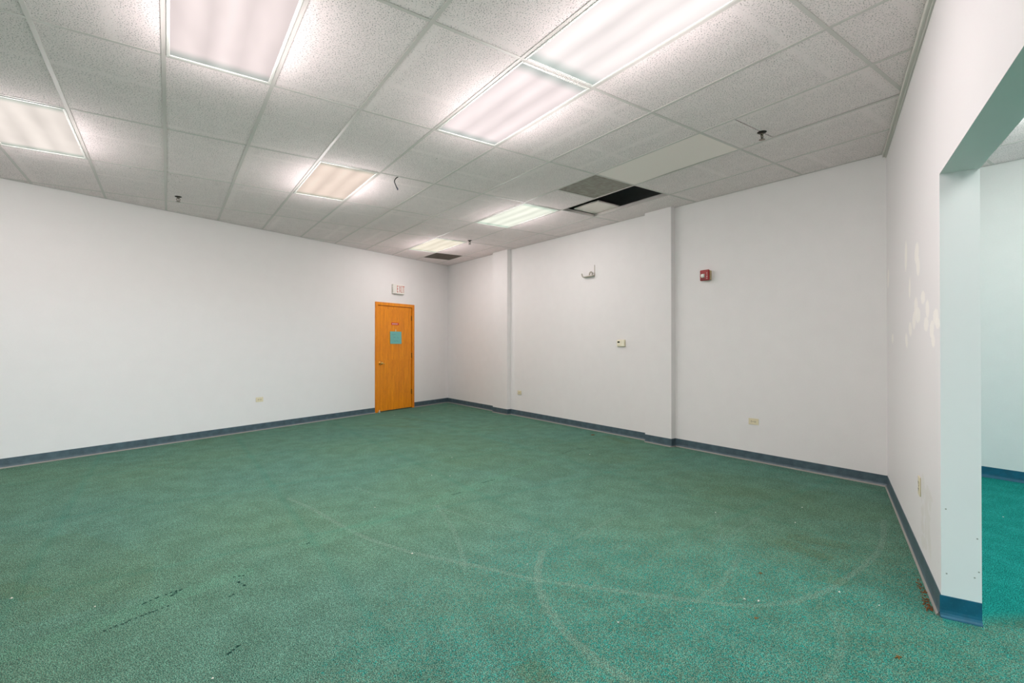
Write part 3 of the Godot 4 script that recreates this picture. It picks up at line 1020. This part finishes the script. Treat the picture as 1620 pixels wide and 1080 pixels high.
# ------------------------------------------------------------------ things on the walls
func letters(text: String, size: float, m: Material, parent: Node3D, at: Vector3, squeeze := 1.0, bold := 0.0) -> void:
	var f := SystemFont.new()
	f.font_names = PackedStringArray(["Droid Sans"])
	var tm := TextMesh.new()
	tm.text = text
	tm.font = f
	tm.font_size = 64
	tm.pixel_size = size / 64.0
	tm.depth = 0.002
	var o := inst(tm, "lettering", m, parent)
	o.position = at
	o.scale = Vector3(squeeze, 1, 1)
	if bold > 0.0:
		for dx: float in [-bold, bold]:
			var b := inst(tm, "lettering", m, parent)
			b.position = at + Vector3(dx, 0, 0)
			b.scale = Vector3(squeeze, 1, 1)

func outlet(xf: Transform3D, label: String, across: bool) -> void:
	var o := base("wall_outlet", xf)
	tag(o, label, "outlet")
	var turn := Basis(Vector3(0, 0, 1), PI / 2) if across else Basis()
	var st := st_new()
	var h := Vector3(0.057, 0.035, 0.0) if across else Vector3(0.035, 0.057, 0.0)
	box(st, Vector3(-h.x, -h.y, 0), Vector3(h.x, h.y, 0.006), 0.003)
	commit(st, "cover_plate", M.ivory, o)
	for s: float in [-1.0, 1.0]:
		st = st_new()
		var hold := Node3D.new()
		lathe(st, Vector3(0, s * 0.0195, 0.006), Vector3(0, 0, 1), [Vector2(0.0165, 0), Vector2(0.016, 0.0015), Vector2(0, 0.0016)], 18)
		var rc := commit(st, "receptacle", M.ivory, o)
		rc.basis = turn
		st = st_new()
		for dx: float in [-0.006, 0.006]:
			box(st, Vector3(dx - 0.0018, s * 0.0195 - 0.002, 0.0070), Vector3(dx + 0.0018, s * 0.0195 + 0.009, 0.0082))
		lathe(st, Vector3(0, s * 0.0195 - 0.008, 0.0070), Vector3(0, 0, 1), [Vector2(0.0028, 0), Vector2(0.0028, 0.0012), Vector2(0, 0.0012)], 10)
		commit(st, "slots", M.slot, rc)
		hold.free()
	st = st_new()
	lathe(st, Vector3(0, 0, 0.006), Vector3(0, 0, 1), [Vector2(0.004, 0), Vector2(0.003, 0.0015), Vector2(0, 0.0017)], 10)
	commit(st, "screw", M.ivory_dark, o)

func build_wall_things() -> void:
	# exit sign
	var e := base("exit_sign", xfA(-1.512, 2.405))
	tag(e, "white box sign with red EXIT letters above the oak door", "sign")
	var st := st_new()
	box(st, Vector3(-0.150, -0.094, 0), Vector3(0.150, 0.094, 0.052), 0.005)
	commit(st, "housing", M.white_plastic, e)
	for k in 6:
		st = st_new()
		var yv := -0.075 + k * 0.014 if k < 5 else 0.010
		box(st, Vector3(-0.1508, yv, 0.012), Vector3(-0.1495, yv + 0.007, 0.040))
		commit(st, "vent_slot", M.grey_plastic, e)
	var font_h := 0.185
	for q: Array in [["E", -0.040], ["X", 0.024], ["I", 0.074], ["T", 0.121]]:
		letters(q[0], font_h, M.red_ink, e, Vector3(q[1], 0.0, 0.0525), 0.43)

	# fire alarm horn and strobe
	var a := base("fire_alarm", xfB(6.375, 2.145))
	tag(a, "red fire alarm with white strobe lens on the wall with pilasters", "fire alarm")
	st = st_new()
	box(st, Vector3(-0.054, -0.056, 0), Vector3(0.060, 0.056, 0.034), 0.004)
	commit(st, "back_box", M.beige, a)
	st = st_new()
	box(st, Vector3(-0.060, -0.064, 0.034), Vector3(0.060, 0.064, 0.066), 0.008)
	commit(st, "body", M.red, a)
	st = st_new()
	box(st, Vector3(-0.044, -0.030, 0.066), Vector3(0.010, 0.018, 0.070), 0.002)
	commit(st, "strobe_reflector", M.chrome, a)
	st = st_new()
	lathe(st, Vector3(-0.017, -0.006, 0.070), Vector3(0, 0, 1), [Vector2(0.023, 0), Vector2(0.021, 0.008), Vector2(0.012, 0.014), Vector2(0, 0.016)], 16)
	commit(st, "strobe_lens", M.clear_lens, a)
	st = st_new()
	for k in 4:
		box(st, Vector3(-0.045, -0.056 + k * 0.006, 0.066), Vector3(0.015, -0.053 + k * 0.006, 0.0672))
	commit(st, "horn_slots", M.red_dark, a)
	for k in 4:
		letters("FIRE"[k], 0.020, M.clear_lens, a, Vector3(0.038, 0.022 - k * 0.021, 0.0667))

	# thermostat
	var t := base("thermostat", xfB(5.04, 1.325))
	tag(t, "small cream thermostat with dark display on the wall between pilasters", "thermostat")
	st = st_new()
	box(st, Vector3(-0.072, -0.050, 0), Vector3(0.072, 0.050, 0.010), 0.003)
	commit(st, "back_plate", M.ivory, t)
	st = st_new()
	box(st, Vector3(-0.068, -0.046, 0.010), Vector3(0.068, 0.046, 0.030), 0.004)
	commit(st, "cover", mat(Color(0.94, 0.92, 0.83), 0.4), t)
	st = st_new()
	box(st, Vector3(-0.052, 0.006, 0.030), Vector3(-0.012, 0.028, 0.0308))
	commit(st, "display", M.lcd, t)
	st = st_new()
	for k in 3:
		box(st, Vector3(-0.054 + k * 0.018, -0.030, 0.030), Vector3(-0.042 + k * 0.018, -0.022, 0.032), 0.001)
	box(st, Vector3(0.012, -0.044, 0.0295), Vector3(0.0135, 0.044, 0.0306))
	commit(st, "buttons", M.beige, t)

	# empty bracket for an emergency light or speaker: base rail, upright, curled clip
	var b := base("wall_bracket", xfB(4.43, 2.41))
	tag(b, "empty pale metal wall bracket with upturned ends, above the thermostat", "bracket")
	st = st_new()
	box(st, Vector3(0.078, -0.060, 0), Vector3(0.092, 0.105, 0.004), 0.001)
	box(st, Vector3(-0.125, -0.066, 0), Vector3(0.092, -0.046, 0.004), 0.001)
	commit(st, "wall_plate", M.bracket, b)
	st = st_new()
	box(st, Vector3(-0.115, -0.070, 0.0), Vector3(0.09, -0.054, 0.060), 0.003)
	commit(st, "shelf", M.bracket, b)
	st = st_new()
	tube(st, [Vector3(-0.112, -0.062, 0.050), Vector3(-0.128, -0.040, 0.055), Vector3(-0.138, -0.010, 0.050)], 0.010)
	commit(st, "hook", M.bracket, b)
	st = st_new()
	var arc := []
	for k in 9:
		var q := PI * k / 8.0
		arc.append(Vector3(0.048 + 0.030 * cos(q), -0.045 + 0.045 * sin(q), 0.045))
	tube(st, arc, 0.010)
	commit(st, "clip", M.bracket, b)

	outlet(xfA(-4.304, 0.468), "ivory outlet plate on the long wall with the oak door", true)
	outlet(xfB(2.65, 0.43), "ivory outlet plate low beside the pilaster closer to the room corner with the door wall", true)
	outlet(xfB(6.94, 0.445), "ivory outlet plate low below the red fire alarm", true)
	outlet(xfC(1.90, 0.472), "ivory outlet plate on the wall with the wide opening", false)

# ------------------------------------------------------------------ things in the ceiling
func build_ceiling_things() -> void:
	# return-air grilles, 2 x 2 ft: frame, perforated plate
	for q: Array in [[7, 1, M.vent, "grey dust-streaked square ceiling grille beside the open ceiling cell"], [8, 5, M.vent_brown, "dark brown square ceiling grille beside the light near the room corner"]]:
		var r := cell_rect(q[0], q[1])
		r = Rect2(r.position.x, r.position.y + r.size.y * 0.5, r.size.x, r.size.y * 0.5)
		var c := r.get_center()
		var o := base("air_grille", Transform3D(Basis(), Vector3(c.x, CEIL, c.y)))
		tag(o, q[3], "air vent", "square ceiling grilles")
		var hx := r.size.x * 0.5 - 0.006; var hz := r.size.y * 0.5 - 0.006
		var st := st_new()
		box(st, Vector3(-hx, 0.003, -hz), Vector3(hx, 0.006, hz))
		commit(st, "face_plate", q[2], o)
		st = st_new()
		for s: float in [-1.0, 1.0]:
			box(st, Vector3(s * (hx - 0.008) - 0.008, 0.0005, -hz), Vector3(s * (hx - 0.008) + 0.008, 0.003, hz))
			box(st, Vector3(-hx, 0.0005, s * (hz - 0.008) - 0.008), Vector3(hx, 0.003, s * (hz - 0.008) + 0.008))
		commit(st, "frame", q[2], o)
		st = st_new()
		box(st, Vector3(-hx, 0.008, -hz), Vector3(hx, 0.15, hz))
		commit(st, "plenum_box", M.dark_metal, o)
	# smooth blank panel that has come loose along one edge
	var r := cell_rect(7, 0)
	var st := st_new()
	var n := 24
	var hx := r.size.x * 0.5 - 0.006; var hz := r.size.y * 0.5 - 0.008
	for k in n:
		var z0 := lerpf(-hz, hz, float(k) / n); var z1 := lerpf(-hz, hz, float(k + 1) / n)
		var e0 := loose(float(k) / n); var e1 := loose(float(k + 1) / n)
		for s in 2:
			var y := 0.001 + 0.003 * s
			var dn := Vector3.DOWN if s == 0 else Vector3.UP
			quad(st, Vector3(-hx, y, z0), Vector3(-hx, y, z1), Vector3(hx - e1, y - e1 * 0.35, z1), Vector3(hx - e0, y - e0 * 0.35, z0), dn)
		quad(st, Vector3(hx - e0, 0.001 - e0 * 0.35, z0), Vector3(hx - e1, 0.001 - e1 * 0.35, z1), Vector3(hx - e1, 0.004 - e1 * 0.35, z1), Vector3(hx - e0, 0.004 - e0 * 0.35, z0), Vector3.RIGHT)
	var bp := commit(st, "blank_panel", M.panel, get_node("ceiling"))
	bp.position = Vector3(r.get_center().x, 0, r.get_center().y)
	tag(bp, "smooth blank off-white panel with one edge slipped loose")
	# tile pushed up and lying askew above the open cell
	r = cell_rect(8, 1)
	var lt := base("loose_ceiling_tile", Transform3D(Basis(Vector3.UP, 0.03), Vector3(4.635, CEIL + 0.040, -4.65)))
	tag(lt, "loose pale ceiling tile lying above the open dark ceiling cell", "ceiling tile")
	var half := PackedVector2Array([Vector2(-0.205, -0.225), Vector2(0.205, -0.225), Vector2(0.205, 0.215), Vector2(-0.205, 0.215)])
	inst(tile_mesh(half, Vector2(0.1, 0.2)), "board", M.panel, lt)

	# chips knocked out of the tiles
	var rng := RandomNumberGenerator.new()
	rng.seed = 12
	st = st_new()
	for q: Array in [[265, 272], [270, 276], [278, 279], [281, 280], [272, 283], [288, 284], [266, 287], [277, 293], [279, 298], [268, 291], [284, 288], [273, 296], [691, 251], [180, 313], [264, 265], [498, 358], [206, 266]]:
		var d := cam_basis * Vector3((q[0] - 810.0) / FOCAL, (540.0 - q[1]) / FOCAL, -1.0)
		d *= (CEIL - EYE) / d.y
		lathe(st, Vector3(d.x, 0.0008, d.z), Vector3.DOWN, [Vector2(rng.randf_range(0.006, 0.011), 0.0), Vector2(0.004, 0.0006), Vector2(0, 0.0007)], 7)
	tag(commit(st, "tile_chips", M.ivory_dark, get_node("ceiling")), "", "", "", "stuff")

	# pendent sprinkler heads
	for q: Array in [[0.094, -7.06, "pendent sprinkler head in the ceiling by the long door wall"], [4.19, -7.22, "pendent sprinkler head in the ceiling near the pilaster by the room corner"], [4.03, -2.13, "pendent sprinkler head at the cut ceiling tile near the opening wall"]]:
		var sp := base("sprinkler_head", Transform3D(Basis(), Vector3(q[0], CEIL, q[1])))
		tag(sp, q[2], "sprinkler", "ceiling sprinklers")
		st = st_new()
		lathe(st, Vector3(0, 0.002, 0), Vector3.DOWN, [Vector2(0.037, 0.0), Vector2(0.036, 0.004), Vector2(0.026, 0.010), Vector2(0.016, 0.011), Vector2(0, 0.011)], 22)
		commit(st, "escutcheon", M.dark_metal, sp)
		st = st_new()
		lathe(st, Vector3(0, -0.008, 0), Vector3.DOWN, [Vector2(0.013, 0), Vector2(0.013, 0.012), Vector2(0.009, 0.016), Vector2(0, 0.016)], 12)
		commit(st, "nozzle", M.chrome, sp)
		st = st_new()
		for s: float in [-1.0, 1.0]:
			tube(st, [Vector3(s * 0.011, -0.018, 0), Vector3(s * 0.018, -0.032, 0), Vector3(s * 0.012, -0.050, 0), Vector3(0, -0.060, 0)], 0.0035, 6)
		tube(st, [Vector3(0, -0.022, 0), Vector3(0, -0.056, 0)], 0.003, 6)
		commit(st, "frame_arms", M.chrome, sp)
		st = st_new()
		lathe(st, Vector3(0, -0.060, 0), Vector3.DOWN, [Vector2(0, 0), Vector2(0.024, 0.001), Vector2(0.025, 0.003), Vector2(0, 0.005)], 18)
		commit(st, "deflector", M.chrome, sp)

	# stub of cable hanging through the grid
	var wr := base("hanging_wire", Transform3D(Basis(), Vector3(1.975, CEIL, -4.90)))
	tag(wr, "short dark cable dangling from the ceiling grid beside the peach-toned light", "cable")
	st = st_new()
	var rt := Vector3(0.82, 0, 0.57)
	tube(st, [Vector3(0, 0.03, 0), Vector3(0, 0.0, 0), rt * -0.020 + Vector3(0, -0.012, 0), rt * -0.036 + Vector3(0, -0.034, 0), rt * -0.038 + Vector3(0, -0.055, 0), rt * -0.028 + Vector3(0, -0.08, 0), rt * -0.014 + Vector3(0, -0.112, 0)], 0.005)
	commit(st, "jacket", M.wire_black, wr)
	st = st_new()
	tube(st, [rt * -0.014 + Vector3(0, -0.112, 0), rt * -0.006 + Vector3(0, -0.122, 0), rt * -0.005 + Vector3(0, -0.137, 0)], 0.0065)
	commit(st, "conductor_tips", M.wire_blue, wr)

func loose(t: float) -> float:
	return 0.004 + 0.030 * pow(sin(PI * clampf(t, 0, 1)), 2.0) * (1.0 + 0.35 * sin(t * 19.0))

# ------------------------------------------------------------------ litter
func build_debris() -> void:
	var rng := RandomNumberGenerator.new()
	rng.seed = 44
	# rusty crumbs swept against the end of the right wall
	var st := st_new()
	for k in 170:
		var t := pow(rng.randf(), 1.6)
		var p := carpet_at(lerpf(1476, 1458, t) + rng.randf_range(-12, 8) * (1.0 - 0.3 * t), lerpf(966, 920, t) + rng.randf_range(-4, 3))
		if p.dot(nC) > dC - 0.024: continue
		crumb(st, Vector3(p.x, 0.002, p.y), rng.randf_range(0.0025, 0.0065), rng)
	var o := commit(st, "rust_crumbs", M.rust)
	tag(o, "rusty brown crumbs on the carpet at the foot of the opening wall", "debris", "", "stuff")
	# white specks of lint
	st = st_new()
	for q: Array in [[1269, 803], [1258, 827], [1132, 811], [978, 985], [834, 893], [652, 876], [1178, 948], [1328, 937], [18, 947], [150, 960], [933, 719], [593, 803], [712, 753], [336, 1074], [1092, 965], [1391, 958], [683, 752], [624, 657], [667, 653], [715, 724], [1587, 818], [1200, 951], [607, 649]]:
		var p := carpet_at(q[0], q[1])
		crumb(st, Vector3(p.x, 0.003, p.y), rng.randf_range(0.004, 0.008), rng)
	o = commit(st, "lint_specks", M.scrap)
	tag(o, "tiny white lint specks scattered over the green carpet", "debris", "", "stuff")
	# curled dry scraps, one by one
	for q: Array in [[1421, 1040, 0.020, "curled tan scrap on the carpet by the opening", M.leafy], [1203, 907, 0.016, "thin tan splinter on the carpet inside the wide arc scuff", M.leafy], [1196, 978, 0.015, "thin brown splinter on the carpet outside the wide arc scuff", M.leafy], [938, 688, 0.035, "small dark crumpled scrap on the carpet near the back wall baseboard", M.rust]]:
		var p := carpet_at(q[0], q[1])
		st = st_new()
		var s: float = q[2]
		for k in 4:
			var a := TAU * k / 4.0 + rng.randf()
			var d := Vector3(cos(a), 0.25 * rng.randf() + 0.05, sin(a)) * s
			tube(st, [Vector3(-d.x * 0.6, 0.002, -d.z * 0.3), Vector3(0, d.y * 0.6 + 0.003, 0), Vector3(d.x, 0.002, d.z * 0.5)], s * 0.12, 5)
		var sc := commit(st, "floor_scrap", q[4])
		sc.position = Vector3(p.x, 0.0, p.y)
		tag(sc, q[3], "scrap", "scraps on the carpet")
	# white tatter under the door
	var dx := xfA(-1.965, 0.0)
	st = st_new()
	box(st, Vector3(-0.012, 0.0, 0.002), Vector3(0.010, 0.045, 0.005), 0.001)
	box(st, Vector3(-0.03, 0.0, 0.003), Vector3(0.012, 0.006, 0.03), 0.001)
	var tat := commit(st, "paper_tatter", M.scrap)
	tat.transform = dx
	tag(tat, "small torn white paper tatter at the foot of the oak door", "paper")

func crumb(st: SurfaceTool, at: Vector3, s: float, rng: RandomNumberGenerator) -> void:
	var a := rng.randf() * TAU
	var x := Vector3(cos(a), 0.1, sin(a)) * s * rng.randf_range(0.7, 1.5)
	var z := Vector3(-sin(a), 0.0, cos(a)) * s * 0.7
	var top := at + Vector3(0, s * 0.8, 0)
	var ps := [at + x, at + z, at - x, at - z]
	for k in 4:
		var p: Vector3 = ps[k]; var q: Vector3 = ps[(k + 1) % 4]
		var n := ((p + q) * 0.5 - at + Vector3(0, s * 0.5, 0)).normalized()
		tri(st, p, q, top, n)
		tri(st, p, q, at - Vector3(0, 0.002, 0), Vector3.DOWN)
